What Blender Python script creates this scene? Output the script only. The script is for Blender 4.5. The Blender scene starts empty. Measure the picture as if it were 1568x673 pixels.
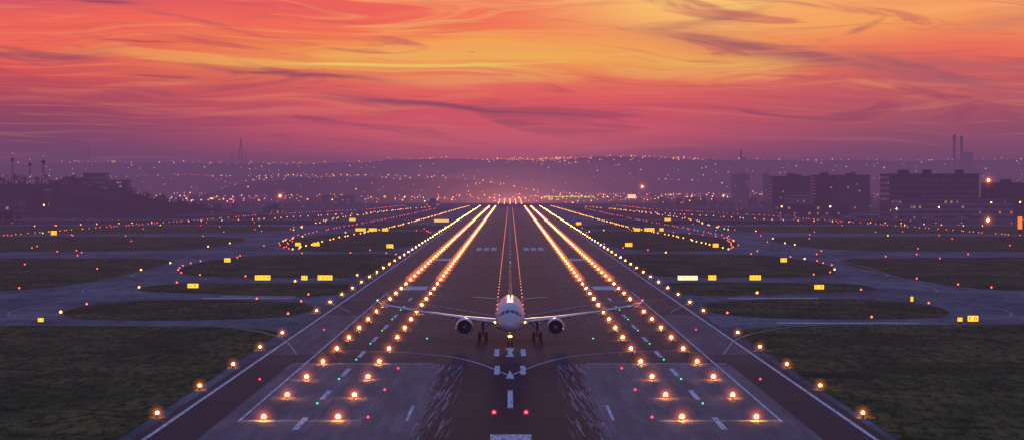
import bpy, math, random
import numpy as np
from mathutils import Vector, Matrix, noise as mnoise
random.seed(7); rng=np.random.default_rng(7)
scene=bpy.context.scene
scene.view_settings.view_transform='Standard'
scene.view_settings.look='None'
scene.view_settings.exposure=0
R=math.radians

def lin(r,g,b,a=1.0):
    f=lambda c:(c/255)/12.92 if c/255<=0.04045 else ((c/255+0.055)/1.055)**2.4
    return (f(r),f(g),f(b),a)

# ---------------------------------------------------------------- node helper
class NT:
    def __init__(s,tree): s.t=tree; s.n=tree.nodes; s.l=tree.links
    def put(s,sock,v):
        if v is None: return
        if hasattr(v,'is_linked') or isinstance(v,bpy.types.NodeSocket): s.l.new(v,sock)
        else: sock.default_value=v
    def m(s,op,a,b=None,c=None,clamp=False):
        n=s.n.new('ShaderNodeMath'); n.operation=op; n.use_clamp=clamp
        s.put(n.inputs[0],a); s.put(n.inputs[1],b); s.put(n.inputs[2],c)
        return n.outputs[0]
    def add(s,a,b): return s.m('ADD',a,b)
    def sub(s,a,b): return s.m('SUBTRACT',a,b)
    def mul(s,a,b): return s.m('MULTIPLY',a,b)
    def mix(s,f,a,b,blend='MIX'):
        n=s.n.new('ShaderNodeMix'); n.data_type='RGBA'; n.blend_type=blend
        s.put(n.inputs[0],f); s.put(n.inputs[6],a); s.put(n.inputs[7],b)
        return n.outputs[2]
    def comb(s,x,y,z=0.0):
        n=s.n.new('ShaderNodeCombineXYZ'); s.put(n.inputs[0],x); s.put(n.inputs[1],y); s.put(n.inputs[2],z)
        return n.outputs[0]
    def sep(s,v):
        n=s.n.new('ShaderNodeSeparateXYZ'); s.l.new(v,n.inputs[0]); return n.outputs
    def noise(s,v,scale=1.0,detail=4,rough=0.5,dist=0.0):
        n=s.n.new('ShaderNodeTexNoise')
        if v.node.type=='COMBXYZ': n.noise_dimensions='2D'
        s.put(n.inputs['Vector'],v)
        n.inputs['Scale'].default_value=scale; n.inputs['Detail'].default_value=detail
        n.inputs['Roughness'].default_value=rough; n.inputs['Distortion'].default_value=dist
        return n.outputs[0]
    def ramp(s,f,stops):
        n=s.n.new('ShaderNodeValToRGB'); s.put(n.inputs[0],f); e=n.color_ramp.elements
        while len(e)<len(stops): e.new(0.5)
        for i,(p,c) in enumerate(stops): e[i].position=p; e[i].color=c
        return n.outputs[0]
    def sm(s,x,a,b,lo=0.0,hi=1.0):
        n=s.n.new('ShaderNodeMapRange'); n.interpolation_type='SMOOTHSTEP'
        s.put(n.inputs[0],x); n.inputs[1].default_value=a; n.inputs[2].default_value=b
        n.inputs[3].default_value=lo; n.inputs[4].default_value=hi
        return n.outputs[0]
    def gauss(s,x,c,w):
        d=s.m('DIVIDE',s.sub(x,c),w); return s.m('EXPONENT',s.mul(s.mul(d,d),-1.0))

# ---------------------------------------------------------------- world / sky
w=bpy.data.worlds.new("World"); scene.world=w; w.use_nodes=True
t=w.node_tree; t.nodes.clear(); N=NT(t)
tc=t.nodes.new('ShaderNodeTexCoord')
X,Y,Z=N.sep(tc.outputs['Generated'])
az=N.m('ARCTAN2',X,Y); el=N.m('ARCSINE',Z)
U=N.mul(az,4.464); V=N.mul(el,12.28)
Vw=N.add(V,N.mul(N.sub(N.noise(N.comb(N.add(U,3.3),N.mul(V,1.6)),1.6,2),0.5),0.16))
cen=N.ramp(Vw,[(0,lin(170,80,108)),(.14,lin(194,82,108)),(.21,lin(240,90,110)),(.28,lin(254,98,108)),(.36,lin(240,88,96)),
   (.47,lin(250,98,88)),(.58,lin(253,126,80)),(.67,lin(255,174,66)),(.75,lin(255,154,66)),(.86,lin(250,116,76)),(.98,lin(246,102,84))])
lef=N.ramp(Vw,[(0,lin(84,54,100)),(.14,lin(98,56,102)),(.25,lin(126,58,98)),(.4,lin(158,62,88)),(.5,lin(190,70,80)),
   (.62,lin(226,80,72)),(.75,lin(246,96,74)),(.88,lin(246,102,84)),(.98,lin(212,84,100))])
rig=N.ramp(Vw,[(0,lin(92,58,106)),(.14,lin(108,62,108)),(.25,lin(152,76,106)),(.4,lin(190,88,98)),(.5,lin(202,90,98)),
   (.6,lin(222,100,92)),(.7,lin(242,114,84)),(.8,lin(253,138,80)),(.9,lin(254,162,90)),(.98,lin(244,160,110))])
col=N.mix(N.sm(U,-.12,-.95),cen,lef)
col=N.mix(N.sm(U,.12,.85),col,rig)
y1=N.mul(N.gauss(U,.36,.26),N.gauss(V,.97,.18))
col=N.mix(N.mul(y1,.95),col,lin(255,214,120))
y2=N.mul(N.gauss(U,.66,.22),N.gauss(V,.88,.07))
col=N.mix(N.mul(y2,.6),col,lin(255,186,92))
y3=N.mul(N.gauss(U,-.05,.22),N.gauss(Vw,.71,.07))
col=N.mix(N.mul(y3,.92),col,lin(255,208,76))
y4=N.mul(N.gauss(U,-.01,.20),N.gauss(V,.25,.07))
col=N.mix(N.mul(y4,.85),col,lin(255,108,112))
n1=N.noise(N.comb(N.add(N.mul(U,1.5),N.mul(V,.6)),N.add(N.mul(Vw,8.0),N.mul(U,.7))),1.0,5,.55,1.1)
br=N.ramp(V,[(0,lin(200,80,112)),(.25,lin(250,104,116)),(.5,lin(255,128,94)),(.65,lin(255,196,86)),(.8,lin(255,166,86)),(.98,lin(255,184,118))])
fadeb=N.mul(N.sm(V,.18,.5),N.sm(N.m('ABSOLUTE',N.sub(U,.1)),1.6,.2))
col=N.mix(N.mul(N.mul(N.sm(n1,.50,.68),fadeb),.9),col,br)
n2=N.noise(N.comb(N.add(N.mul(U,1.5),5.0),N.add(N.mul(Vw,6.0),N.mul(U,2.0))),1.0,5,.58,2.0)
dk=N.ramp(V,[(0,lin(96,56,102)),(.4,lin(156,64,88)),(.7,lin(196,84,84)),(.98,lin(186,96,104))])
col=N.mix(N.mul(N.mul(N.sm(n2,.54,.68),N.sm(V,.12,.4)),.60),col,dk)
n3=N.noise(N.comb(N.mul(U,3.0),N.mul(Vw,30.0)),1.0,4,.6,.6)
col=N.mix(N.mul(N.sm(n3,.54,.72),.24),col,lin(255,158,100))
col=N.mix(N.mul(N.sm(n3,.45,.28),.20),col,lin(134,58,90))
VW=N.add(V,N.mul(N.sub(N.noise(N.comb(N.mul(U,5),N.mul(V,5)),1.0,3),.5),.06))
WM=N.sm(n1,.3,.7,.5,1.6); KM=N.sm(n3,.3,.55,.45,1.0)
def streak(u0,v0,u1,v1,curv,sig,st,c):
    global col
    s=N.m('MULTIPLY_ADD',U,1/(u1-u0),-u0/(u1-u0))
    f=N.m('MULTIPLY_ADD',s,N.m('MULTIPLY_ADD',s,-curv,v1-v0+curv),v0)
    d=N.m('DIVIDE',N.sub(VW,f),N.mul(WM,sig))
    g=N.m('EXPONENT',N.mul(N.mul(d,d),-1.0))
    e=N.mul(N.sm(s,-.05,.35),N.sm(s,1.05,.55,0,st))
    col=N.mix(N.mul(g,N.mul(e,KM)),col,lin(*c))
streak(.18,.86,.94,.50,.12,.040,.9,(156,92,104))
streak(.60,.74,1.02,.46,.06,.032,.8,(158,90,106))
streak(.24,.84,.54,.99,-.10,.026,.7,(170,100,102))
streak(.64,.80,.74,.92,-.04,.014,.6,(170,100,104))
streak(.66,.70,1.15,.58,-.05,.045,.5,(166,92,106))
streak(.80,.80,1.2,.98,-.05,.04,.45,(176,104,114))
streak(-.65,.64,-.17,.54,.04,.013,.8,(136,58,88))
streak(-.42,.49,.15,.36,.02,.012,.8,(120,54,92))
streak(-.10,.42,.30,.34,.0,.008,.6,(140,62,94))
streak(-1.1,.67,-.74,.69,.01,.014,.8,(124,66,98))
streak(-.86,.98,-.70,.96,.0,.016,.8,(120,66,98))
streak(-.83,.77,-.60,.77,.0,.007,.7,(170,66,84))
streak(-.75,.58,-.58,.575,.0,.007,.6,(120,50,86))
streak(.42,1.0,.66,.94,.02,.008,.6,(170,90,96))
streak(-.56,.653,.17,.654,.0,.006,1.0,(255,222,100))
streak(-.60,.72,.10,.76,.02,.010,.6,(255,174,88))
streak(-.40,.34,.12,.36,.03,.010,.8,(252,96,104))
streak(-.12,.30,.36,.31,.01,.010,.8,(254,98,106))
streak(-.25,.25,.18,.24,.03,.014,.6,(255,98,112))
# warm low-sun scatter over the whole sunset sector
col=N.mix(1.0,col,(1.10,1.02,.84,1),'MULTIPLY')
col=N.mix(1.0,col,(.035,.008,.002,1),'ADD')
bgA=t.nodes.new('ShaderNodeBackground'); t.links.new(col,bgA.inputs[0]); bgA.inputs[1].default_value=1.06
aaz=N.m('ABSOLUTE',az); eln=N.mul(el,.6366)
up=N.ramp(eln,[(0,lin(215,105,118)),(.07,lin(190,112,140)),(.2,(.25,.23,.48,1)),(.5,(.165,.225,.54,1)),(1,(.15,.215,.54,1))])
back=N.ramp(eln,[(0,lin(86,84,134)),(.15,lin(108,104,160)),(.5,(.16,.225,.53,1)),(1,(.15,.215,.54,1))])
dome=N.mix(N.sm(aaz,.5,1.8),up,back)
dome=N.mix(N.sm(el,.0,-.02),dome,(.01,.01,.015,1))
sky=t.nodes.new('ShaderNodeTexSky'); sky.sky_type='NISHITA'; sky.sun_disc=False
sky.sun_elevation=R(1.5); sky.sun_rotation=0; sky.dust_density=3
sk=N.mix(1.0,sky.outputs[0],(.008,.008,.008,1),'MULTIPLY')
dome=N.mix(1.0,dome,sk,'ADD')
bgB=t.nodes.new('ShaderNodeBackground'); t.links.new(dome,bgB.inputs[0]); bgB.inputs[1].default_value=1.05
f=N.mul(N.mul(N.sm(V,1.9,1.03),N.sm(aaz,1.0,.45)),N.m('GREATER_THAN',el,-.004))
mx=t.nodes.new('ShaderNodeMixShader'); t.links.new(f,mx.inputs[0]); t.links.new(bgB.outputs[0],mx.inputs[1]); t.links.new(bgA.outputs[0],mx.inputs[2])
o=t.nodes.new('ShaderNodeOutputWorld'); t.links.new(mx.outputs[0],o.inputs[0])

sl=bpy.data.lights.new('sun','SUN'); sl.energy=.35; sl.angle=R(2.0); sl.color=(1,.5,.3)
so=bpy.data.objects.new('sun',sl); scene.collection.objects.link(so)
so.rotation_euler=Vector((0,-math.cos(R(3)),-math.sin(R(3)))).to_track_quat('-Z','Y').to_euler()

# ---------------------------------------------------------------- materials
def mat(name,color=(.5,.5,.5,1),rough=.6,metal=0,spec=.5):
    m=bpy.data.materials.new(name); m.use_nodes=True; b=m.node_tree.nodes['Principled BSDF']
    b.inputs['Base Color'].default_value=color if len(color)==4 else (*color,1)
    b.inputs['Roughness'].default_value=rough; b.inputs['Metallic'].default_value=metal
    b.inputs['Specular IOR Level'].default_value=spec
    return m
def nmat(name,fn,rough=.8,spec=.3,diffuse=False):
    m=mat(name,rough=rough,spec=spec); nt=m.node_tree; N=NT(nt); b=nt.nodes['Principled BSDF']
    g=nt.nodes.new('ShaderNodeNewGeometry'); p=g.outputs['Position']
    x,y,z=N.sep(p)
    if diffuse:
        nt.nodes.remove(b); b=nt.nodes.new('ShaderNodeBsdfDiffuse')
        nt.links.new(b.outputs[0],[n for n in nt.nodes if n.type=='OUTPUT_MATERIAL'][0].inputs[0])
    c=fn(N,p,x,y,z,b)
    if c is not None: N.put(b.inputs['Color' if diffuse else 'Base Color'],c)
    return m
def emat(name,c,s,sample=True):
    m=bpy.data.materials.new(name); m.use_nodes=True; nt=m.node_tree; nt.nodes.clear()
    e=nt.nodes.new('ShaderNodeEmission'); e.inputs[0].default_value=(*c[:3],1); e.inputs[1].default_value=s
    o=nt.nodes.new('ShaderNodeOutputMaterial'); nt.links.new(e.outputs[0],o.inputs[0])
    if not sample: m.cycles.emission_sampling='NONE'
    return m
def vmat(name,c,s,absorb=0):
    m=bpy.data.materials.new(name); m.use_nodes=True; nt=m.node_tree; nt.nodes.clear()
    e=nt.nodes.new('ShaderNodeEmission'); e.inputs[0].default_value=(*c[:3],1); e.inputs[1].default_value=s
    o=nt.nodes.new('ShaderNodeOutputMaterial')
    if absorb:
        a=nt.nodes.new('ShaderNodeVolumeAbsorption'); a.inputs[0].default_value=(0,0,0,1); a.inputs[1].default_value=absorb
        ad=nt.nodes.new('ShaderNodeAddShader'); nt.links.new(e.outputs[0],ad.inputs[0]); nt.links.new(a.outputs[0],ad.inputs[1])
        nt.links.new(ad.outputs[0],o.inputs['Volume'])
    else: nt.links.new(e.outputs[0],o.inputs['Volume'])
    return m

def bumpit(N,b,h,strength=.4,dist=.02):
    n=N.n.new('ShaderNodeBump'); n.inputs['Strength'].default_value=strength; n.inputs['Distance'].default_value=dist
    N.l.new(h,n.inputs['Height']); N.l.new(n.outputs[0],b.inputs['Normal'])

def f_ground(N,p,x,y,z,b):
    n=N.noise(N.comb(N.mul(x,.004),N.mul(y,.0016)),1,5,.6)
    n2=N.noise(N.comb(N.mul(x,.03),N.mul(y,.008)),1,4,.6)
    c=N.mix(N.sm(n,.42,.6),(.035,.045,.03,1),(.11,.10,.10,1))
    return N.mix(N.sm(n2,.4,.65,0,.6),c,(.05,.05,.045,1))
M_ground=nmat('field_ground',f_ground,.95,.1,True)
def f_taxi(N,p,x,y,z,b):
    n=N.noise(N.comb(N.mul(x,.05),N.mul(y,.02)),1,4,.6)
    c=N.mix(N.sm(n,.3,.7),(.13,.13,.13,1),(.24,.235,.235,1))
    n2=N.noise(N.comb(N.mul(x,.4),N.mul(y,.1)),1,4,.65)
    c=N.mix(N.sm(n2,.48,.72,0,.6),c,(.08,.08,.085,1))
    n3=N.noise(N.comb(N.mul(x,.02),N.mul(y,.05)),1,4,.65,1.0)
    c=N.mix(N.mul(N.gauss(n3,.5,.02),.5),c,(.06,.06,.065,1))
    jx=N.m('LESS_THAN',N.m('FRACT',N.m('DIVIDE',x,7.5)),.015); jy=N.m('LESS_THAN',N.m('FRACT',N.m('DIVIDE',y,7.5)),.03)
    return N.mix(N.mul(N.m('MAXIMUM',jx,jy),.5),c,(.06,.06,.06,1))
M_taxi=nmat('taxiway_concrete',f_taxi,.85,.15,True)
def f_grass(N,p,x,y,z,b):
    n=N.noise(N.comb(N.mul(x,.07),N.mul(y,.035)),1,5,.65,.4)
    c=N.mix(N.sm(n,.34,.64),(.055,.098,.024,1),(.19,.18,.055,1))
    n2=N.noise(N.comb(N.mul(x,.9),N.mul(y,.22)),1,5,.78,.3)
    c=N.mix(N.sm(n2,.42,.64,0,.9),c,(.024,.036,.012,1))
    n3=N.noise(N.comb(N.add(N.mul(x,.10),N.mul(y,.05)),N.mul(y,.12)),1,3,.5,1.2)
    c=N.mix(N.mul(N.gauss(n3,.5,.014),.7),c,(.018,.024,.012,1))
    n5=N.noise(N.comb(N.mul(x,.05),N.mul(y,.09)),1,4,.7,.8)
    c=N.mix(N.sm(n5,.56,.66,0,.7),c,(.02,.026,.014,1))
    n4=N.noise(N.comb(N.mul(x,3.1),N.mul(y,1.1)),1.0,3,.8)
    c=N.mix(N.sm(n4,.5,.72,0,.5),c,(.22,.20,.07,1))
    bumpit(N,b,N.add(N.mul(n2,2.0),n4),.8,.4)
    return c
M_grass=nmat('grass',f_grass,.95,.1,True)
def f_run(N,p,x,y,z,b):
    ax=N.m('ABSOLUTE',x)
    n=N.noise(N.comb(N.mul(x,.6),N.mul(y,.05)),1,5,.6)
    nb=N.noise(N.comb(N.mul(x,.12),N.mul(y,.02)),1,4,.6)
    asp=N.mix(N.sm(n,.3,.7),(.026,.026,.028,1),(.050,.048,.050,1))
    asp=N.mix(N.sm(nb,.42,.65,0,.5),asp,(.070,.064,.064,1))
    con=N.mix(N.sm(n,.35,.7),(.10,.10,.112,1),(.165,.165,.18,1))
    con=N.mix(N.sm(nb,.45,.62,0,.5),con,(.085,.085,.095,1))
    near=N.m('LESS_THAN',y,284.0)
    xs=N.add(ax,N.mul(y,.035))
    st=N.noise(N.comb(N.mul(xs,3.3),N.mul(y,.06)),1,4,.66)
    prob=N.sm(ax,11.8,5.4)
    rub=N.sm(N.add(st,N.mul(N.sub(prob,.5),.62)),.50,.515)
    shoulder=N.mul(N.m('GREATER_THAN',ax,27.3),near)
    farband=N.mul(N.mul(N.m('GREATER_THAN',ax,25.7),N.m('LESS_THAN',ax,31.5)),N.mul(N.m('GREATER_THAN',y,300.0),N.m('LESS_THAN',y,392.0)))
    pm=N.mul(near,N.m('LESS_THAN',ax,27.3))
    c=N.mix(pm,asp,N.mix(rub,con,(.010,.010,.014,1)))
    c=N.mix(shoulder,c,(.024,.024,.028,1))
    c=N.mix(N.mul(farband,.7),c,con)
    sc=N.mul(N.mul(N.sm(st,.56,.59),N.sm(N.m('ABSOLUTE',N.sub(ax,7.6)),2.6,1.0)),near)
    c=N.mix(N.mul(sc,.8),c,(.30,.30,.35,1))
    lane=N.mul(N.sm(N.m('ABSOLUTE',N.sub(ax,4.0)),9.0,3.0),N.m('GREATER_THAN',y,284.0))
    c=N.mix(N.mul(N.mul(lane,N.sm(st,.3,.6,.5,1.0)),.75),c,(.012,.012,.015,1))
    jx=N.m('LESS_THAN',N.m('FRACT',N.m('DIVIDE',x,4.55)),.02)
    jy=N.m('LESS_THAN',N.m('FRACT',N.m('DIVIDE',y,12.0)),.016)
    c=N.mix(N.mul(N.m('MAXIMUM',jx,jy),.45),c,(.02,.02,.02,1))
    return c
M_run=nmat('runway_asphalt',f_run,.85,.12)
def f_paint(N,p,x,y,z,b):
    n=N.noise(N.comb(N.mul(x,2.5),N.mul(y,.6)),1,5,.7)
    return N.mix(N.sm(n,.46,.64,0,.8),(.74,.74,.76,1),(.18,.18,.19,1))
M_paint=nmat('white_paint',f_paint,.8,.1,True)
M_ypaint=mat('yellow_paint',(.40,.35,.27,1),.9,spec=.1)
def f_hill(N,p,x,y,z,b):
    n=N.noise(p,.012,5,.7); 
    return N.mix(N.sm(n,.4,.62),(.012,.014,.016,1),(.05,.05,.045,1))
M_hill=nmat('hill_forest',f_hill,1,.05,True)
M_leaf=mat('foliage_dark',(.03,.04,.025,1),.9,spec=.1)
M_leaf2=mat('foliage_light',(.055,.06,.035,1),.9,spec=.1)
M_bark=mat('bark',(.05,.035,.025,1),.9)
def fac(c1,c2):
    def f(N,p,x,y,z,b):
        n=N.noise(p,.25,4,.6); return N.mix(N.sm(n,.35,.65),(*c1,1),(*c2,1))
    return f
M_wall=nmat('facade_grey',fac((.11,.11,.13),(.18,.18,.20)),.8,.3,True)
M_wall2=nmat('facade_dark',fac((.05,.05,.065),(.09,.09,.11)),.7,.3,True)
M_wall3=nmat('facade_pale',fac((.22,.22,.23),(.30,.29,.31)),.8,.3,True)
M_glass=mat('window_glass',(.03,.04,.06,1),.15,spec=.5)
M_lit=emat('lit_window',(1,.42,.14),.5,False)
M_litb=emat('lit_window_cool',(.6,.5,.6),.25,False)
M_metal=mat('galvanised_metal',(.2,.2,.22,1),.5,.6)
M_dark=mat('dark_metal',(.03,.03,.035,1),.5,.3)
M_tyre=mat('rubber_tyre',(.015,.015,.016,1),.8)

# ---------------------------------------------------------------- mesh helper
class MB:
    def __init__(s): s.v=[]; s.f=[]; s.mi=[]; s.mats=[]; s.sm=[]
    def mid(s,m):
        if m not in s.mats: s.mats.append(m)
        return s.mats.index(m)
    def addv(s,vs,fs,m,smooth=False):
        o=len(s.v); s.v+= [tuple(v) for v in vs]; i=s.mid(m)
        for f in fs: s.f.append(tuple(a+o for a in f)); s.mi.append(i); s.sm.append(smooth)
    def box(s,c,d,m,rz=0):
        x,y,z=d[0]/2,d[1]/2,d[2]/2
        vs=[Vector((a*x,b*y,e*z)) for a in(-1,1) for b in(-1,1) for e in(-1,1)]
        if rz: vs=[Matrix.Rotation(rz,3,'Z')@v for v in vs]
        vs=[v+Vector(c) for v in vs]
        s.addv(vs,[(0,1,3,2),(4,6,7,5),(0,4,5,1),(2,3,7,6),(0,2,6,4),(1,5,7,3)],m)
    def loft(s,rings,m,caps=True,smooth=True,closed=True):
        n=len(rings[0]); vs=[v for r in rings for v in r]; fs=[]
        for i in range(len(rings)-1):
            for j in range(n if closed else n-1):
                k=(j+1)%n; fs.append((i*n+j,i*n+k,(i+1)*n+k,(i+1)*n+j))
        s.addv(vs,fs,m,smooth)
        if caps:
            s.addv(rings[0],[tuple(range(n))[::-1]],m); s.addv(rings[-1],[tuple(range(n))],m)
    def cyl(s,a,b,r1,r2,m,n=10,caps=True):
        a=Vector(a); b=Vector(b); d=(b-a).normalized(); u=d.orthogonal().normalized(); w=d.cross(u)
        R_=lambda p,r:[p+(u*math.cos(2*math.pi*i/n)+w*math.sin(2*math.pi*i/n))*r for i in range(n)]
        s.loft([R_(a,r1),R_(b,r2)],m,caps)
    def build(s,name,parent=None,loc=(0,0,0)):
        me=bpy.data.meshes.new(name); me.from_pydata(s.v,[],s.f); 
        for m in s.mats: me.materials.append(m)
        me.polygons.foreach_set('material_index',s.mi); me.polygons.foreach_set('use_smooth',s.sm)
        me.update(); ob=bpy.data.objects.new(name,me); scene.collection.objects.link(ob)
        ob.location=loc
        if parent: ob.parent=parent
        return ob
def empty(name,loc=(0,0,0)):
    e=bpy.data.objects.new(name,None); e.location=loc; scene.collection.objects.link(e); return e

_ico={}
def ico(sub):
    if sub in _ico: return _ico[sub]
    import bmesh
    b=bmesh.new(); bmesh.ops.create_icosphere(b,subdivisions=sub,radius=1.0)
    v=np.array([x.co[:] for x in b.verts]); f=np.array([[q.index for q in p.verts] for p in b.faces]); b.free()
    _ico[sub]=(v,f); return _ico[sub]
def spheres(name,pts,rad,m,sub=1,parent=None,sq=(1,1,1)):
    if len(pts)==0: return
    v,f=ico(sub); P=np.array(pts,float); r=np.broadcast_to(np.array(rad,float),(len(P),))
    vs=((v*np.array(sq))[None]*r[:,None,None]+P[:,None,:]).reshape(-1,3)
    fs=(f[None]+(np.arange(len(P))*len(v))[:,None,None]).reshape(-1,3)
    me=bpy.data.meshes.new(name); me.from_pydata(vs.tolist(),[],fs.tolist()); me.materials.append(m)
    ob=bpy.data.objects.new(name,me); scene.collection.objects.link(ob)
    if parent: ob.parent=parent
    return ob

def smooth(pts,it=3,closed=True):
    p=[Vector(q) for q in pts]
    for _ in range(it):
        q=[]; n=len(p)
        if not closed: q.append(p[0])
        for i in range(n if closed else n-1):
            a,b=p[i],p[(i+1)%n]; q+= [a*.75+b*.25,a*.25+b*.75]
        if not closed: q.append(p[-1])
        p=q
    return p
def sheet(name,pts,z,m):
    b=MB(); b.addv([(p[0],p[1],z) for p in pts],[tuple(range(len(pts)))],m)
    ob=b.build(name)
    if ob.data.polygons[0].normal.z<0: ob.data.flip_normals()
    return ob
def ribbon(mb,pts,wd,z,m):
    L=[]; 
    for i,p in enumerate(pts):
        a=pts[max(i-1,0)]; c=pts[min(i+1,len(pts)-1)]; d=(Vector(c[:2])-Vector(a[:2])).normalized(); nn=Vector((-d.y,d.x))*wd/2
        L.append(((p[0]-nn.x,p[1]-nn.y,z),(p[0]+nn.x,p[1]+nn.y,z)))
    vs=[v for q in L for v in q]
    mb.addv(vs,[(2*i,2*i+2,2*i+3,2*i+1) for i in range(len(L)-1)],m)
def rect(mb,x0,x1,y0,y1,z,m): mb.addv([(x0,y0,z),(x1,y0,z),(x1,y1,z),(x0,y1,z)],[(0,1,2,3)],m)

# ---------------------------------------------------------------- ground sheets
b=MB(); rect(b,-20000,20000,-3000,40000,-.06,M_ground); b.build('ground')
b=MB(); rect(b,-600,600,60,1330,-.02,M_taxi)
rect(b,33,60,1330,2700,-.02,M_taxi); rect(b,-60,-33,1330,2700,-.02,M_taxi)
for s in(-1,1):
    for yy in (1500,1750,2050,2400):
        x0,x1=(60,420) if s>0 else (-420,-60)
        rect(b,x0,x1,yy,yy+55,-.02,M_taxi)
b.build('taxiway')
b=MB(); rect(b,-33,33,60,2720,0.0,M_run); b.build('runway')

isl=[
 [(-34.2,60),(-34.2,335),(-36,352),(-46,360),(-100,364),(-420,362),(-420,60)],
 [(-79,399),(-79,425),(-72,444),(-55,447),(-40,436),(-34.5,414),(-37,385),(-52,376),(-72,378)],
 [(-81,497),(-79,517),(-55,524),(-35,524),(-34,490),(-35,465),(-42,456),(-62,470),(-78,480)],
 [(-86,585),(-92,660),(-84,735),(-60,750),(-34.5,750),(-34,640),(-34,556),(-50,550),(-74,554)],
 [(-420,705),(-120,712),(-100,690),(-96,640),(-96,560),(-100,486),(-120,478),(-420,478)],
 [(-75,775),(-93,900),(-90,1040),(-62,1135),(-34.5,1135),(-34.5,775)],
 [(-420,1010),(-125,1020),(-108,950),(-106,840),(-122,765),(-420,760)],
 [(-420,1290),(-130,1290),(-110,1200),(-120,1070),(-420,1060)],
 [(-420,418),(-140,418),(-118,400),(-140,388),(-420,388)],
 [(-90,1190),(-95,1310),(-36,1310),(-36,1180),(-60,1165)],
]
outl=[]
for i,p in enumerate(isl):
    for s in(1,-1):
        q=[(a*s*(1 if s>0 else .99),c+(0 if s>0 else 3)) for a,c in p]
        sp=smooth(q,1 if i==0 else 3)
        sheet('grass_verge',sp,.02,M_grass); outl.append((i,s,sp))

# ---------------------------------------------------------------- markings
b=MB()
for s in(-1,1):
    rect(b,s*31.9-.2,s*31.9+.2,60,2700,.012,M_paint)
    rect(b,s*25.5-.13,s*25.5+.13,214,480,.012,M_paint)
    xa,xb=sorted((s*25.4,s*14)); rect(b,xa,xb,214.6,215,.012,M_paint)
    xa,xb=sorted((s*27.0,s*9.5)); rect(b,xa,xb,284.2,284.7,.012,M_paint)
    for k in range(9):
        y0=207+k*29.3
        rect(b,s*19.5-.28,s*19.5+.28,y0,y0+11,.012,M_paint)
    rect(b,*sorted((s*18,s*23)),488,505,.012,M_paint)
    rect(b,*sorted((s*18,s*22.5)),680,700,.012,M_paint)
    for k in range(3):
        rect(b,*sorted((s*(4.8+2.6*k),s*(6.6+2.6*k))),790,826,.012,M_paint)
    rect(b,s*1.75-.32,s*1.75+.32,297,310,.012,M_paint)
    rect(b,s*1.55-.32,s*1.55+.32,268,281,.012,M_paint)
    arc=[(0,266),(s*1.6,274),(s*3.6,284),(s*7,295),(s*11,301),(s*16,305),(s*23,307)]
    ribbon(b,smooth([(x,y,0) for x,y in arc],3,False),.24,.016,M_paint)
    arc=[(s*1,385),(s*6,400),(s*14,425),(s*22,440),(s*31,446)]
    ribbon(b,smooth([(x,y,0) for x,y in arc],3,False),.25,.016,M_paint)
    rect(b,*sorted((s*66,s*43)),368.0,370.5,.0,M_paint) if s>0 else rect(b,-58,-43,457,459,.0,M_paint)
    rect(b,*sorted((s*43,s*61)),450,453,.0,M_paint)
    rect(b,*sorted((s*9.6,s*9.9)),215,230,.012,M_paint)
b.addv([(-.55,296,.02),(.55,296,.02),(.25,303,.02),(.6,312,.02),(-.6,312,.02),(-.25,303,.02)],[(0,1,2,5),(5,2,3,4)],M_paint)
b.addv([(-.5,262,.02),(.5,262,.02),(0,274,.02)],[(0,1,2)],M_paint)
rect(b,-.25,.3,227,247,.012,M_paint)
rect(b,-1.75,1.9,190,203,.012,M_paint)
for k in range(60): rect(b,-.3,.3,400+k*38,414+k*38,.012,M_paint)
b.build('runway_markings')
b=MB()
for s in(-1,1):
    for P in [[(28,300),(34,340),(48,366),(70,370),(86,385),(89,415),(84,450),(70,458)],
              [(28,400),(36,445),(50,455),(80,456),(92,480),(92,530),(80,538)],
              [(33,535),(60,538),(92,545),(97,600),(98,680),(88,752),(60,762),(33,765)],
              [(98,680),(104,750),(98,880),(99,1040),(80,1140),(60,1150)],
              [(86,385),(110,372),(200,372)],[(92,480),(100,450),(125,430),(220,428)],[(98,700),(115,730),(220,735)]]:
        ribbon(b,smooth([(s*x,y,0) for x,y in P],3,False),.3,.03,M_ypaint)
b.build('taxiway_centreline')

# ---------------------------------------------------------------- lights
def lamp_group(name,pts,color,core_r,core_s,halos,sub=2,sample=True,fixture=True,hcol=None):
    e=empty(name)
    spheres('lamp_lens',pts,core_r,emat(name+'_lens',color,core_s,sample),1,e)
    for k,(r,rad) in enumerate(halos):  # emissive volume shells added round each lamp to imitate its glow
        spheres('lamp_added_glow_%d'%k,pts,r,vmat(name+'_glow%d'%k,hcol or color,rad/(2*r)),sub,e)
    if fixture:
        mb=MB()
        for x,y,z in pts:
            if y>700: continue
            mb.cyl((x,y,.0),(x,y,max(z-.1,.06)),.22,.1,M_dark,6)
        if mb.v: mb.build('lamp_base',e)
    return e
near=[];far=[]
for s in(-1,1):
    for X0 in(23.2,16.2):
        y=215.0
        while y<2570:
            (near if y<520 else far).append((s*X0,y,.38)); y+=22.7
lamp_group('runway_light',near,(1,.34,.055),.20,220,[(.30,1.5),(.50,.55),(.80,.22),(1.25,.09)],hcol=(1,.18,.015))
lamp_group('runway_light',far,(1,.28,.045),.20,130,[(.65,2.4),(1.5,.85)],sub=1,hcol=(1,.16,.022))
edge=[(s*33.7,218+30.0*k,.45) for s in(-1,1) for k in range(80)]
edge=[p for p in edge if not(352<p[1]<376 or 530<p[1]<545)]
lamp_group('runway_edge_light',edge,(1,.38,.05),.16,130,[(.28,1.2),(.50,.38),(.85,.13)],sub=2,hcol=(1,.21,.015))
green=[(s*19.5,231+29.3*k,.12) for s in(-1,1) for k in range(7)]
green+=[(s*12,330+60*k,.12) for s in(-1,1) for k in range(2)]
lamp_group('green_inset_light',green,(.05,1,.3),.11,2.5,[],sample=False)
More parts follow.
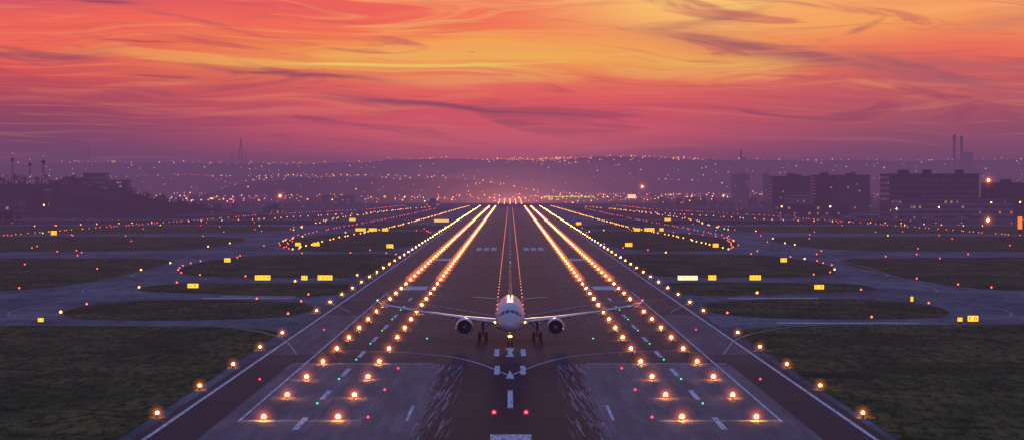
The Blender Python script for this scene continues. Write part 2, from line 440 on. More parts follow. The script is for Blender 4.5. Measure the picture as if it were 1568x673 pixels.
red=[(s*13.5,217+29.3*k,.14) for s in(-1,1) for k in range(3)]
red+=[(s*28.5,260+90*k,.14) for s in(-1,1) for k in range(2)]
lamp_group('red_inset_light',red,(1,.03,.05),.12,7,[],sample=False)
lamp_group('red_inset_light',[(s*1.55,221,.2) for s in(-1,1)],(1,.03,.05),.14,12,[(.30,.8)])
cl=[(s*2.4,395+15*k,.14) for s in(-1,1) for k in range(145)]
lamp_group('centreline_light',cl,(1,.20,.16),.13,2.6,[],sample=False,fixture=False)
tr=[];to=[]
for i,s,sp in outl:
    if i==0: continue
    acc=0; step=13 if i<5 else 17
    for a,c in zip(sp,sp[1:]+sp[:1]):
        acc+=(c-a).length
        if acc>step:
            acc=0
            if abs(a.x)<36 or abs(a.x)>260: continue
            if random.random()<(.75 if i in(3,5) else .35): (tr if random.random()<.62 else to).append((a.x+random.uniform(-.6,.6),a.y+random.uniform(-1,1),.4))
def chain(P,step,dst,jit=1.2,z=.5,prob=.9):
    for a,c in zip(P,P[1:]):
        a=Vector(a);c=Vector(c); n=max(1,int((c-a).length/step))
        for k in range(n):
            if random.random()<prob:
                q=a.lerp(c,k/n); dst.append((q.x+random.uniform(-jit,jit),q.y+random.uniform(-jit*4,jit*4),z))
for s in(-1,1):
    chain([(s*75,790),(s*73,960),(s*63,1222),(s*58,1540),(s*51,2200),(s*46,2600)],15,to,.6)
    chain([(s*78,800),(s*95,1000),(s*88,1300),(s*80,1700),(s*74,2300)],20,tr,.8)
    chain([(s*300,900),(s*220,987),(s*205,1300),(s*186,1711),(s*131,2150),(s*120,2600)],11,tr,1.5,1.0)
    chain([(s*260,1250),(s*170,1500),(s*120,1900),(s*80,2500)],22,to,2)
    chain([(s*110,1150),(s*120,1600),(s*100,2300)],25,to,2)
    chain([(s*230,700),(s*110,735)],18,tr,1,.4,.4); chain([(s*200,460),(s*104,452)],16,tr,1,.4,.3)
    chain([(s*340,1350),(s*140,1380)],14,tr,1,.5,.5); chain([(s*400,2450),(s*70,2500)],11,tr,2,1,.8)
for k in range(90):
    s=random.choice((-1,1)); y=600*math.exp(random.random()*1.5); tr.append((s*random.uniform(.08,.24)*y,y,.4))
lamp_group('taxiway_red_light',tr,(1,.11,.05),.21,5,[],sample=False)
lamp_group('taxiway_amber_light',to,(1,.34,.05),.27,8,[],sample=False)

# ---------------------------------------------------------------- lit guidance signs
M_sign=emat('sign_face_yellow',(1,.50,.03),2.0)
M_signw=emat('sign_face_warmwhite',(1,.66,.35),2.2)
def sign(x,y,wd,h,face=M_sign,glow=True,n=3):
    mb=MB(); e=empty('airfield_guidance_sign',(x,y,0))
    mb.box((0,.15,.35+h/2),(wd+.16,.3,h+.16),M_dark)
    k=max(2,int(wd/1.1))
    for i in range(k): mb.cyl((-wd/2+.2+i*(wd-.4)/(k-1),.15,0),(-wd/2+.2+i*(wd-.4)/(k-1),.15,.3),.06,.06,M_metal,6)
    mb.build('cabinet',e)
    mb=MB(); mb.box((0,-.02,.35+h/2),(wd,.04,h),face); mb.build('lit_face',e)
    mb=MB(); nl=max(2,int(wd/.8)); pw=wd/nl
    for i in range(nl):
        cx=-wd/2+pw*(i+.5); k=(i*7+int(x))%3
        mb.box((cx-pw*.2,-.05,.35+h/2),(pw*.12,.02,h*.55),M_dark)
        if k!=1: mb.box((cx,-.05,.35+h*.74),(pw*.3,.02,h*.1),M_dark)
        if k!=2: mb.box((cx+pw*.18,-.05,.35+h*.45),(pw*.12,.02,h*.45),M_dark)
        else: mb.box((cx,-.05,.35+h*.28),(pw*.3,.02,h*.1),M_dark)
    mb.build('lettering',e)
for a in [(-57.5,531,3.6,1.1),(-47.8,531,1.4,1.0),(-43,531,3.4,1.1),(-81.4,658,1.8,1.1),(-68,490,2.3,.9),(-75.4,367,.9,.6),
          (-205,1027,2.6,1.8),(-73,1116,5,1.4),(-67,1116,4,1.4),(-61,1116,3,1.4),(-42.6,810,2.4,1.3),(-77.7,837,2,1.2),(-71,837,2.5,1.2),
          (47,531,1.8,1.1),(57,531,2.6,1.1),(65.5,484,2.0,.9),(78.8,658,1.8,1.1),(76,432,.5,.9),
          (74.6,368,1.7,.9),(72.5,368,.8,.6),(73.7,819,2,1.3),(68,1116,5,1.5),(62,1116,3,1.4),(74,1116,2,1.4),(43,828,2.6,1.3),(-42,1400,9,1.6),(39,1300,3,1.5),
          (-100,1450,4,1.6),(100,1450,4,1.6)]:
    sign(*a)
sign(41.3,531,4.6,1.0,M_signw)

# ---------------------------------------------------------------- airliner
def f_white(N,p,x,y,z,b):
    n=N.noise(p,.8,4,.6); return N.mix(n,(.44,.49,.47,1),(.56,.60,.58,1))
M_body=nmat('aircraft_white_paint',f_white,.3,.5)
M_grn=mat('aircraft_green_paint',(.05,.22,.17,1),.3)
M_wing=mat('wing_grey_paint',(.40,.41,.43,1),.32,.2)
M_stab=mat('tailplane_shaded_grey',(.10,.10,.12,1),.5,.1)  # shade put into the colour, so the tailplane sinks into the dark
M_alu=mat('polished_aluminium',(.65,.65,.66,1),.2,.9)
M_fan=mat('fan_titanium',(.06,.06,.065,1),.35,.8)
M_tail=mat('tail_orange_lit',(.80,.32,.06,1),.35)  # whole fin coloured orange to stand in for its orange-lit edge
P0=empty('airliner',(0,311,0))
SEC=[(0,3.1,.06,.06),(.15,3.12,.38,.34),(.5,3.2,.72,.66),(1.0,3.32,1.05,.98),(1.5,3.42,1.28,1.22),(1.9,3.5,1.42,1.4),(2.3,3.58,1.55,1.55),(2.8,3.67,1.68,1.7),
     (3.6,3.78,1.83,1.86),(5,3.87,1.95,2.0),(6.5,3.9,1.98,2.07),(10,3.9,1.98,2.07),(15,3.9,1.98,2.07),(20,3.9,1.98,2.07),(25,3.92,1.97,2.05),(28,4.1,1.8,1.85),
     (31,4.4,1.45,1.5),(34,4.75,.95,1.0),(36.2,5.0,.5,.55),(37.4,5.15,.18,.22)]
def sec(y):
    for a,c in zip(SEC,SEC[1:]):
        if a[0]<=y<=c[0]:
            f=(y-a[0])/(c[0]-a[0]); return [a[i]+(c[i]-a[i])*f for i in range(4)]
NS=48
def ring(y,g=1.0):
    _,zc,rx,rz=sec(y); return [(math.sin(2*math.pi*j/NS)*rx*g,y,zc+math.cos(2*math.pi*j/NS)*rz*g) for j in range(NS)]
mb=MB(); mb.loft([ring(s[0]) for s in SEC],M_body)
rr=[]
for y,g in((10,.2),(11.5,.8),(14,1.05),(18,1.05),(20.5,.8),(22,.2)):
    rr.append([(math.sin(a)*2.1*g,y,2.4+math.cos(a)*.85*g) for a in [2*math.pi*j/20 for j in range(20)]])
mb.loft(rr,M_body); mb.build('fuselage',P0)
def patch(mb,y0,y1,j0,j1,m,g=1.012):
    ys=[y0+(y1-y0)*i/4 for i in range(5)]
    rs=[]
    for y in ys:
        _,zc,rx,rz=sec(y)
        rs.append([(math.sin(a)*rx*g,y,zc+math.cos(a)*rz*g) for a in [R(j0+(j1-j0)*k/6) for k in range(7)]])
    mb.loft(rs,m,False,True,False)
mb=MB()
for s in(-1,1):
    patch(mb,1.75,2.35,s*3,s*27,M_glass); patch(mb,1.85,2.55,s*31,s*50,M_glass); patch(mb,2.15,2.85,s*54,s*68,M_glass)
    for k in range(38):
        y=6.2+k*.58
        if 13.5<y<14.4: continue
        patch(mb,y,y+.26,s*74,s*83,M_glass)
    patch(mb,4.2,5.0,s*70,s*112,M_wing,1.006); patch(mb,30,30.8,s*70,s*110,M_wing,1.006)
mb.build('windows_and_doors',P0)
mb=MB()
for s in(-1,1): patch(mb,5.4,26,s*95,s*104,M_grn,1.004)
patch(mb,6.5,20,-26,26,M_grn,1.004)
mb.build('livery_band',P0)
def air(x,yl,c,z,tk,vert=False,cz=0):
    prof=[(0,0),(.02,.35),(.08,.7),(.25,1),(.5,.85),(.75,.45),(1,.03),(.75,-.25),(.5,-.5),(.25,-.65),(.08,-.5),(.02,-.3)]
    if vert: return [(x+b*tk*c*.5,yl+a*c,z) for a,b in prof]
    return [(x,yl+a*c,z+b*tk*c*.5) for a,b in prof]
for s,nm in((-1,'right_wing'),(1,'left_wing')):
    mb=MB()
    st=[(1.2,11.4,7.4,2.75,.14),(3,12.4,6.2,2.95,.13),(6.8,14.3,4.5,3.3,.12),(12,16.9,3.1,3.95,.11),(17,19.4,1.95,4.65,.1),(18.6,20.2,1.5,4.95,.1)]
    mb.loft([air(s*a[0],*a[1:4],a[4]) for a in st],M_wing)
    mb.loft([air(s*18.6,20.2,1.5,4.95,.1),air(s*19.0,20.7,1.2,5.15,.1),air(s*19.25,21.3,.85,5.4,.1),air(s*19.4,21.9,.5,5.65,.1)],M_body)
    mb.loft([[(s*a[0],a[1]-.05,a[3]+.10),(s*a[0],a[1]-.14,a[3]-.02),(s*a[0],a[1]+.05,a[3]-.12),(s*a[0],a[1]+.3,a[3]+.22)] for a in st[1:]],M_alu)
    for fx in(5.2,8.6,12.2,15.2):
        k=np.interp(fx,[a[0] for a in st],[a[1]+a[2] for a in st]); zz=np.interp(fx,[a[0] for a in st],[a[3] for a in st])
        mb.loft([[(s*fx+math.cos(q)*r,yy,zz-.3+math.sin(q)*r*1.2) for q in [2*math.pi*i/8 for i in range(8)]] for yy,r in((k-2,.04),(k-1.2,.2),(k,.2),(k+.8,.04))],M_wing)
    mb.build(nm,P0)
    mb=MB(); mb.loft([air(s*.6,31.3,3.6,4.9,.1),air(s*5.6,34.2,1.5,5.3,.1)],M_stab); mb.build(nm.replace('wing','tailplane'),P0)
    ex,ez=6.4,2.28; y0=9.6
    def er(y,r,n=28,zz=0): return [(s*ex+math.sin(2*math.pi*i/n)*r,y,ez+zz+math.cos(2*math.pi*i/n)*r) for i in range(n)]
    mb=MB()
    mb.loft([er(y0+.15,.98),er(y0+.02,1.03),er(y0,1.08),er(y0+.05,1.14),er(y0+.25,1.2)],M_alu,False)
    mb.loft([er(y0+.25,1.2),er(y0+1.2,1.28),er(y0+2.4,1.25),er(y0+3.4,1.05)],M_body,False)
    mb.loft([er(y0+3.3,.8),er(y0+4.3,.55),er(y0+4.9,.3)],M_dark,True)
    mb.loft([er(y0+3.4,1.05),er(y0+3.35,.78)],M_dark,False)
    mb.loft([er(y0+.15,.98),er(y0+1.0,.98)],M_dark,False)
    mb.addv(er(y0+1.0,.98),[tuple(range(28))],M_tyre)
    mb.loft([er(y0+.55,.03),er(y0+.7,.17),er(y0+.95,.3)],M_wing,True)
    for k in range(22):
        a=2*math.pi*k/22; c,d=math.sin(a),math.cos(a); a2=a+.16; c2,d2=math.sin(a2),math.cos(a2)
        mb.addv([(s*ex+c*.28,y0+.8,ez+d*.28),(s*ex+c*.96,y0+.78,ez+d*.96),(s*ex+c2*.96,y0+.95,ez+d2*.96),(s*ex+c2*.28,y0+.95,ez+d2*.28)],[(0,1,2,3)],M_fan)
    mb.loft([[(s*ex-.12,y0+1.2,ez+1.1),(s*ex+.12,y0+1.2,ez+1.1),(s*ex+.12,y0+1.6,ez+1.25),(s*ex-.12,y0+1.6,ez+1.25)],
             [(s*ex-.15,y0+4.2,ez+.7),(s*ex+.15,y0+4.2,ez+.7),(s*ex+.15,y0+5.6,ez+1.3),(s*ex-.15,y0+5.6,ez+1.3)]],M_wing)
    mb.build(nm.replace('wing','engine'),P0)
    mb=MB(); gx=s*3.9; gy=17.7
    mb.cyl((gx,gy,.6),(gx,gy,2.9),.15,.2,M_metal); mb.cyl((gx,gy,1.6),(gx-s*1.3,gy,2.6),.08,.08,M_metal,8)
    mb.cyl((gx-.75,gy,.58),(gx+.75,gy,.58),.1,.1,M_metal)
    mb.box((gx+s*.28,gy-.1,1.9),(.05,1.0,1.3),M_body)
    for d in(-.48,.48):
        mb.cyl((gx+d-.2,gy,.58),(gx+d+.2,gy,.58),.58,.58,M_tyre,24); mb.cyl((gx+d-.21,gy,.58),(gx+d+.21,gy,.58),.28,.28,M_metal,16)
    mb.build(nm.replace('wing','main_gear'),P0)
mb=MB(); mb.cyl((0,5.1,.4),(0,5.1,2.3),.1,.13,M_metal); mb.cyl((0,5.1,1.3),(0,6.3,2.2),.06,.06,M_metal,8)
mb.cyl((-.35,5.1,.38),(.35,5.1,.38),.07,.07,M_metal)
for d in(-.26,.26): mb.cyl((d-.12,5.1,.38),(d+.12,5.1,.38),.38,.38,M_tyre,20); mb.box((d*2.0,4.9,1.75),(.04,1.3,.6),M_body)
mb.build('nose_gear',P0)
mb=MB()
mb.loft([air(0,28.6,6.6,5.5,.1,True),air(0,30.0,5.4,6.3,.1,True),air(0,33.4,2.4,10.3,.09,True),air(0,33.7,2.0,10.55,.06,True)],M_tail)
mb.build('tail_fin',P0)
M_land=emat('landing_lamp',(1,.45,.15),25); M_nr=emat('nav_red',(1,.05,.03),12); M_ng=emat('nav_green',(.1,1,.3),8)
mb=MB()
for x in(-.16,.16): mb.cyl((x,4.9,1.35),(x,4.82,1.35),.09,.1,M_land,12)
for s in(-1,1): mb.cyl((s*2.15,11.62,2.9),(s*2.15,11.55,2.9),.11,.11,M_land,12)
mb.build('landing_lights',P0)
spheres('beacon_light',[(0,14,1.5),(19.3,21.6,5.5)],[.12,.10],M_nr,1,P0)
spheres('navigation_light',[(-19.3,21.6,5.5)],[.10],M_ng,1,P0)

# ---------------------------------------------------------------- terrain / hills
def terr_far(x,y):
    xs=[(-4000,100),(-2008,106),(-1494,112),(-1108,112),(-774,108),(-540,112),(-465,126),(-208,128),(-105,123),(203,128),(383,134),(563,133),(717,124),(1077,121),(1591,118),(2023,128),(4000,115)]
    h=np.interp(x,[a for a,_ in xs],[c for _,c in xs])
    f=max(0,1-((y-9000)/2600)**2) if y<9000 else max(0,1-((y-9000)/4000)**2)
    return h*(f**.8)+ (mnoise.noise((x*.004,y*.0015,2))*6+mnoise.noise((x*.015,y*.004,5))*2.5)*f-(1-f)*3
def terr_mid(x,y):
    xs=[(-1400,-6),(-640,-5),(-540,33),(-470,41),(-310,41),(-120,38),(-30,26),(60,8),(200,-5),(2000,-6)]
    h=np.interp(x,[a for a,_ in xs],[c for _,c in xs]); f=max(0,1-((y-5000)/900)**2)
    return h*f+mnoise.noise((x*.01,y*.003,1))*4*f-(1-f)*3
def terr_b(x,y):
    h=52+18*mnoise.noise((x*.0016,.5,3))+ (12 if x<-400 else 0); 
    c=np.interp(x,[-5000,-300,50,400,5000],[1,.8,.25,.8,1])
    f=max(0,1-((y-6600)/1000)**2)
    return h*f*c+mnoise.noise((x*.01,y*.003,8))*4*f-(1-f)*3
def terr_left(x,y):
    xs=[(-900,30),(-424,24),(-370,23),(-337,18),(-299,9),(-262,2),(-240,-3),(0,-3)]
    h=np.interp(x,[a for a,_ in xs],[c for _,c in xs]); f=max(0,1-((y-1950)/260)**2)
    return h*f+mnoise.noise((x*.02,y*.01,4))*1.2*f-(1-f)*1
def hill(name,x0,x1,y0,y1,nx,ny,fn):
    b=MB(); vs=[]
    for j in range(ny+1):
        for i in range(nx+1):
            x=x0+(x1-x0)*i/nx; y=y0+(y1-y0)*j/ny; vs.append((x,y,float(fn(x,y))))
    fs=[(j*(nx+1)+i,j*(nx+1)+i+1,(j+1)*(nx+1)+i+1,(j+1)*(nx+1)+i) for j in range(ny) for i in range(nx)]
    b.addv(vs,fs,M_hill,True); return b.build(name)
hill('distant_hills',-5000,5000,6400,12500,260,50,terr_far)
hill('wooded_hill',-900,400,4100,5900,150,30,terr_mid)
hill('rolling_hills',-4000,4000,5600,7600,240,24,terr_b)
hill('grassy_hill',-900,-230,1690,2210,90,40,terr_left)
def terr(x,y): return max(terr_far(x,y) if 6400<y else -5,terr_mid(x,y) if 4100<y<5900 and -900<x<400 else -5,terr_b(x,y) if 5600<y<7600 else -5,0)

def trees(name,spots,hs):
    mb=MB()
    for (x,y,z),h in zip(spots,hs):
        mb.cyl((x,y,z-1),(x,y,z+h*.5),.35,.18,M_bark,5,False)
        cl=[(random.gauss(0,h*.16),random.gauss(0,h*.16),h*random.uniform(.4,.95),h*random.uniform(.12,.22)) for _ in range(6)]
        for cx,cy,cz,cr in cl:
            for _ in range(13):
                d=Vector((random.gauss(0,1),random.gauss(0,1),random.gauss(0,1))).normalized()*cr*random.uniform(.5,1.1)
                c=Vector((x+cx,y+cy,z+cz))+d; u=Vector((random.gauss(0,1),random.gauss(0,1),random.gauss(0,1))).normalized(); v=u.orthogonal().normalized()
                sz=random.uniform(.5,1.0)*h*.09; u*=sz; v*=sz
                mb.addv([c-u,c-v*.7,c+u,c+v*.8],[(0,1,2,3)],random.choice((M_leaf,M_leaf,M_leaf2)))
    mb.build(name)
sp=[];hs=[]
for _ in range(260):
    y=random.uniform(1720,1960); x=random.uniform(-480,-235); sp.append((x,y,max(0,float(terr_left(x,y))))); hs.append(random.uniform(4,9))
for _ in range(60):
    x=random.uniform(-420,-285); y=random.uniform(1290,1340); sp.append((x,y,0)); hs.append(random.uniform(4,9))
for _ in range(120):
    x=random.uniform(150,520); y=random.uniform(2300,2500); sp.append((x,y,0)); hs.append(random.uniform(5,11))
trees('tree_mass',sp,hs)

# ---------------------------------------------------------------- buildings
def building(name,x0,x1,y0,dep,h,fl,nc,wall,lit=.12,base=0,flat=True,fins=False,plant=True):
    lit*=.28
    e=empty(name,((x0+x1)/2,y0+dep/2,base)); W=x1-x0
    mb=MB(); mb.box((0,0,h/2),(W,dep,h),wall)
    mb.box((0,0,h+.35),(W+.6,dep+.6,.7),M_wall2)
    mb.build('walls',e)
    if plant:
        mb=MB()
        for _ in range(max(2,int(W/14))):
            pw=random.uniform(3,8); ph=random.uniform(1.5,3.5); mb.box((random.uniform(-W/2+5,W/2-5),random.uniform(-dep/4,dep/4),h+.7+ph/2),(pw,4,ph),M_wall2)
        mb.cyl((W*.2,0,h+.7),(W*.2,0,h+6),.15,.08,M_metal,6)
        mb.build('roof_plant',e)
    mb=MB(); fh=h/fl; cw=W/nc
    for i in range(fl):
        zc=fh*(i+.52)
        mb.box((0,-dep/2-.12,fh*(i+1)-.25),(W+.3,.3,.5),wall)
        for j in range(nc):
            r=random.random(); m=M_lit if r<lit*.6 else (M_litb if r<lit else M_glass)
            x=-W/2+cw*(j+.5); mb.addv([(x-cw*.38,-dep/2-.06,zc-fh*.22),(x+cw*.38,-dep/2-.06,zc-fh*.22),(x+cw*.38,-dep/2-.06,zc+fh*.22),(x-cw*.38,-dep/2-.06,zc+fh*.22)],[(0,1,2,3)],m)
        ns=max(2,int(dep/cw)); sw=dep/ns
        for s in(-1,1):
            for j in range(ns):
                r=random.random(); m=M_lit if r<lit*.6 else M_glass
                y=-dep/2+sw*(j+.5); X_=s*(W/2+.06)
                mb.addv([(X_,y-sw*.38,zc-fh*.22),(X_,y+sw*.38,zc-fh*.22),(X_,y+sw*.38,zc+fh*.22),(X_,y-sw*.38,zc+fh*.22)],[(0,1,2,3)],m)
    if fins:
        for j in range(nc+1): mb.box((-W/2+cw*j,-dep/2-.3,h/2),(.35,.5,h),wall)
    mb.build('windows',e)
    mb=MB(); mb.box((W*.1,-dep/2-.2,1.5),(3.2,.3,3),M_glass); mb.box((W*.1,-dep/2-1,3.3),(4.5,2,.3),M_metal); mb.build('entrance',e)
    return e
building('office_building',221,253,1925,25,30,11,16,M_wall,.10,fins=True)
building('office_building',230,250,1900,20,17,6,12,M_wall3,.10)
building('office_building',258,276,1930,28,31,11,9,M_wall2,.10)
building('office_building',278,303,1925,24,31,11,13,M_wall,.12,fins=True)
building('office_tower',326,351,3350,30,39,13,10,M_wall,.15)
building('office_tower',372,380,3350,20,39,13,4,M_wall2,.15)
building('terminal_building',259,320,1560,40,30,8,30,M_wall,.08)
building('terminal_concourse',255,330,1500,30,13.5,4,40,M_wall3,.3)
building('terminal_concourse',200,252,1700,25,8,2,24,M_wall2,.4)
building('hangar_building',332,390,1560,50,24,5,18,M_wall2,.1)
building('factory_building',-392,-347,1700,30,21,6,18,M_wall2,.15)
building('warehouse_building',-372,-352,1640,20,13,3,8,M_wall,.2)
building('hillside_building',-372,-352,1990,18,12,3,8,M_wall3,.15,base=21,plant=False)
building('hillside_building',-350,-333,1990,18,10,3,7,M_wall,.15,base=17,plant=False)
building('hillside_building',-385,-374,1990,18,8,3,5,M_wall3,.1,base=21,plant=False)
building('airport_pavilion',-190,-176,1760,14,4.5,1,7,M_wall3,1.6)
building('airport_pavilion',-90,-76,2450,14,5,1,7,M_wall3,1.6)
for _ in range(30):
    y=random.uniform(2600,4000); s=random.choice((-1,1)); x=s*random.uniform(.05,.24)*y; wd=random.uniform(16,50); h=random.uniform(4,11)
    building('town_building',x,x+wd,y,20,h,max(2,int(h/3.2)),max(3,int(wd/3)),random.choice((M_wall,M_wall2,M_wall2)),.3,plant=False)
def f_chim(N,p,x,y,z,b):
    return N.mix(N.m('LESS_THAN',N.m('FRACT',N.m('DIVIDE',z,40)),.5),(.15,.08,.08,1),(.2,.2,.2,1))
M_chim=nmat('chimney_concrete',f_chim)
for x,tp in((1166,156),(1185,153)):
    e=empty('power_station_chimney',(x,6000,0)); mb=MB(); mb.cyl((0,0,0),(0,0,tp),5,3.6,M_chim,20); mb.cyl((0,0,tp),(0,0,tp+1.5),4.1,4.1,M_wall2,20)
    mb.cyl((0,0,tp*.6),(0,0,tp*.6+1.2),5.2,5.2,M_metal,20); mb.build('stack',e)
building('power_station',1195,1216,6000,30,110,18,6,M_wall2,.05)
M_nr2=emat('warning_red',(1,.1,.05),4,False)
def mast(name,x,y,h,w0,base=0,plat=False):
    e=empty(name,(x,y,base)); mb=MB(); r=max(w0*.04,.08)
    for i in range(4):
        a=math.pi/4+i*math.pi/2; a2=a+math.pi/2; p=lambda a,z:(math.cos(a)*w0/2*(1-.9*z/h),math.sin(a)*w0/2*(1-.9*z/h),z)
        mb.cyl(p(a,0),p(a,h),r,r*.5,M_dark,5)
        n=8
        for k in range(n):
            mb.cyl(p(a,h*k/n),p(a2,h*(k+1)/n),r*.6,r*.5,M_dark,4,False); mb.cyl(p(a,h*k/n),p(a2,h*k/n),r*.6,r*.5,M_dark,4,False)
    if plat: mb.cyl((0,0,h*.86),(0,0,h*.97),w0*.34,w0*.4,M_dark,10); 
    mb.cyl((0,0,h*.9),(0,0,h*1.12),r,r*.5,M_dark,5)
    mb.build('lattice',e)
    spheres('warning_light',[(0,0,h*1.12)],[max(.3,y*.00014)],M_nr2,1,e)
mast('lattice_mast',-1050,5700,118,12); mast('lattice_mast',-930,7900,95,26,90); mast('lattice_mast',-906,7850,55,12,90); mast('lattice_mast',-955,7850,50,12,90)
mast('antenna_tower',-372,1710,24,3,20,True); mast('antenna_tower',-359,1710,20,3,20,True); mast('antenna_tower',-348,1705,22,4,20,True)
e=empty('hilltop_church',(915,9000,118)); mb=MB(); mb.box((0,0,9),(30,14,18),M_wall2); mb.box((-6,0,18),(9,9,36),M_wall2)
mb.loft([[(-11,-5,36),(-1,-5,36),(-1,5,36),(-11,5,36)],[(-6.2,-.2,50),(-5.8,-.2,50),(-5.8,.2,50),(-6.2,.2,50)]],M_wall2); mb.build('nave_and_spire',e)

M_lamp=emat('street_lamp_glass',(1,.34,.06),60)
def street_lamp(x,y,h,r=.45,halo=2.6,hs=.9,name='street_lamp',double=None,hc=(1,.13,.015)):
    e=empty(name,(x,y,0)); mb=MB(); mb.cyl((0,0,0),(0,0,h),.22,.12,M_metal,8); mb.cyl((0,0,h),(0,-1.4,h+.3),.08,.06,M_metal,6); mb.box((0,-1.6,h+.28),(.5,1.0,.22),M_metal); mb.build('pole',e)
    pts=[(0,-1.6,h-.05)]+([(0,-.6,double)] if double else [])
    spheres('lamp_lens',pts,r,M_lamp,1,e)
    for k,(rr_,st) in enumerate(((halo*.5,hs*1.1),(halo,hs*.4),(halo*1.9,hs*.10))):  # nested emissive shells, added to imitate the glow round the lamp
        spheres('lamp_added_glow_%d'%k,pts,rr_,vmat('street_glow%d'%k,hc,st/(2*rr_)),2,e)
street_lamp(231,1105,25,.65,2.2,1.1,double=5.8)
street_lamp(-196,1950,14,.9,3.2,1.2); street_lamp(182,3150,22,1.3,5.5,1.2)
for x,y,h in((305,1450,12),(270,1440,9),(330,1480,12),(210,1500,9),(245,1450,8),(-360,1600,9),(-330,1620,9),(-300,2300,10),(190,1600,8),(345,1700,14),(360,2100,18),(300,2100,16),(-400,1500,10),(115,2700,10),(-120,2600,10)):
    street_lamp(x,y,h,.35,1.0,.5)
e=empty('floodlit_billboard',(165,3100,0)); mb=MB(); mb.cyl((-3,0,0),(-3,0,6),.4,.4,M_metal,8); mb.cyl((3,0,0),(3,0,6),.4,.4,M_metal,8); mb.box((0,.2,8.5),(12,.6,6),M_dark); mb.build('frame',e)
mb=MB(); mb.box((0,-.2,8.5),(11,.1,5.2),emat('billboard_face',(1,.55,.35),2.5,False)); mb.build('panel',e)
e=empty('roadside_totem_sign',(245,1098,0)); mb=MB(); mb.box((0,.2,4),(2.6,.5,8),M_dark); mb.build('frame',e)
mb=MB(); mb.box((0,-.1,4.6),(2.2,.1,6),emat('totem_face',(1,.25,.03),1.3)); mb.build('panel',e)
e=empty('illuminated_gantry',(95,3700,0)); mb=MB()
for i in range(9): mb.cyl((-40+i*10,0,0),(-40+i*10,0,5),.3,.3,M_metal,6)
mb.box((0,0,5.3),(84,1,.8),M_metal); mb.build('frame',e)
mb=MB(); mg=emat('gantry_green',(.55,.9,.12),1.4,False)
for i in range(14): mb.box((-39+i*6,-.6,5.6),(4.2,.2,2.2),mg)
mb.build('panels',e)
ap=[(x,2720+k*60,1.5+k*.5) for k in range(8) for x in(-14,-7,0,7,14)]
lamp_group('approach_light',ap,(1,.4,.2),.40,10,[],sample=False,fixture=False)
eg=empty('runway_end_added_glow')  # stacked emissive ellipsoids added to imitate a pink glow at the runway end
for k,(r,st) in enumerate(((20,.24),(38,.20),(62,.17),(95,.14),(140,.12),(200,.09),(280,.06))):
    spheres('added_end_glow_%d'%k,[(0,3050,1)],[r],vmat('added_end_glow%d'%k,(1,.27,.20),st/(2*r)),4,eg,(1,1,.34))

# ---------------------------------------------------------------- parked service trucks
def truck(x,y,rz=0):
    e=empty('service_truck',(x,y,0)); e.rotation_euler=(0,0,rz); mb=MB()
    mb.box((0,1.2,2.0),(2.4,5.2,2.3),M_wall3); mb.box((0,0,.75),(2.2,8,.3),M_dark)
    mb.loft([[(-1.15,-3.9,.9),(1.15,-3.9,.9),(1.15,-1.7,.9),(-1.15,-1.7,.9)],[(-1.15,-3.9,1.7),(1.15,-3.9,1.7),(1.15,-1.7,1.7),(-1.15,-1.7,1.7)],[(-1.0,-3.3,2.6),(1.0,-3.3,2.6),(1.0,-1.7,2.6),(-1.0,-1.7,2.6)]],M_wall3,True,False)
    mb.addv([(-.9,-3.83,1.8),(.9,-3.83,1.8),(.85,-3.4,2.5),(-.85,-3.4,2.5)],[(0,1,2,3)],M_glass)
    for sx in(-1,1):
        for yy in(-2.8,1.2,2.6): mb.cyl((sx*.85,yy,.48),(sx*1.2,yy,.48),.48,.48,M_tyre,14)
    mb.build('body',e)
for x,y,r in((205,1480,.9),(221,1490,1.5),(240,1470,1.3),(265,1450,1.6),(190,1560,.3),(285,1440,1.4),(-185,1700,1.5)): truck(x,y,r)

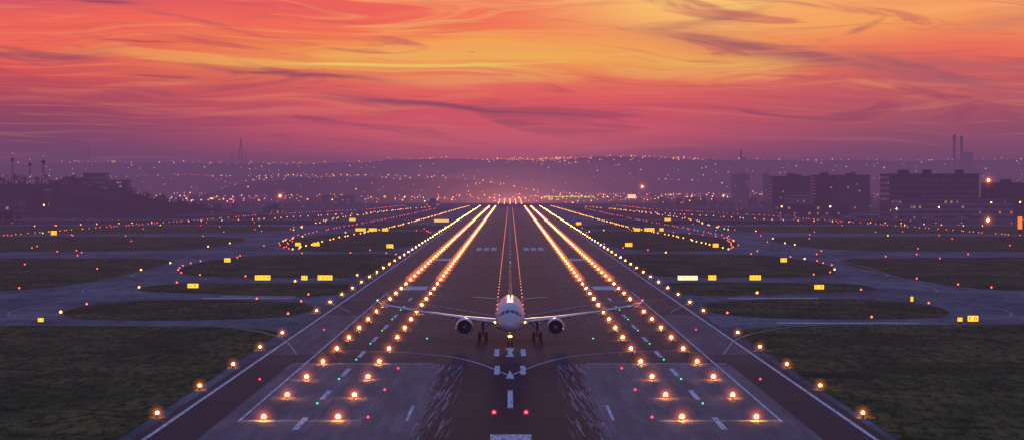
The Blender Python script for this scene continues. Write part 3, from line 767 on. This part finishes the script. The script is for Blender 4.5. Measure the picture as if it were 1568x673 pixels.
# ---------------------------------------------------------------- city lights
A=[];B=[];C=[]
def put(x,y,z,k=1.0):
    r=random.random(); (A if r<.62 else B if r<.85 else C).append((x,y,z,y*.00024*random.choice((.45,.55,.7,.9,1.3))*k))
for _ in range(2500):
    y=2700*math.exp(random.random()**1.1*1.22); a=random.uniform(-.235,.235); x=a*y
    if mnoise.noise((a*14,y*.0006,3))<random.uniform(-.4,.25): continue
    put(x,y,terr(x,y)+random.uniform(2,9))
for _ in range(110):
    x=random.gauss(110,90); y=random.uniform(7600,8950); put(x,y,terr(x,y)+random.uniform(3,8),1.2)
for _ in range(45):
    x=random.gauss(560,130); y=random.uniform(7600,8800); put(x,y,terr(x,y)+random.uniform(3,8),1.0)
for k in range(5): put(455+k*9,8980,terr(455+k*9,8980)+9+3*math.sin(k),1.3)
for P in [[(-550,4750),(-380,4900),(-180,4950),(-60,4950)],[(-1300,5900),(-900,6300),(-500,6200)],[(300,6200),(800,6100),(1300,6400)],[(100,5200),(400,4500),(900,4300)],[(-900,3900),(-500,3700),(-200,3500)]]:
    for a,c in zip(P,P[1:]):
        n=int((Vector(c)-Vector(a)).length/17)
        for k in range(n):
            f=k/n; x=a[0]+(c[0]-a[0])*f; y=a[1]+(c[1]-a[1])*f+random.uniform(-20,20)
            if random.random()<.7: put(x,y,terr(x,y)+7,.9)
e=empty('city_lights')
for L,m,nm in((A,emat('city_orange',(1,.33,.09),5.5,False),'orange_lamps'),(B,emat('city_yellow',(1,.60,.22),5,False),'warm_white_lamps'),(C,emat('city_red',(1,.12,.10),4,False),'red_lamps')):
    spheres(nm,[p[:3] for p in L],[p[3] for p in L],m,1,e)

# ---------------------------------------------------------------- evening haze (absorbing / glowing homogeneous air layer)
mb=MB(); mb.box((0,6500,48),(16000,19000,108),vmat('evening_haze',(.150,.066,.160),1/3600,1/3600)); mb.build('haze')

# ---------------------------------------------------------------- camera
cd=bpy.data.cameras.new('camera'); cd.sensor_width=36; cd.lens=36*3500/1568; cd.clip_start=.5; cd.clip_end=60000
co=bpy.data.objects.new('camera',cd); scene.collection.objects.link(co)
co.location=(0,0,22); co.rotation_euler=(R(90-.835),0,-3/3500)
scene.camera=co
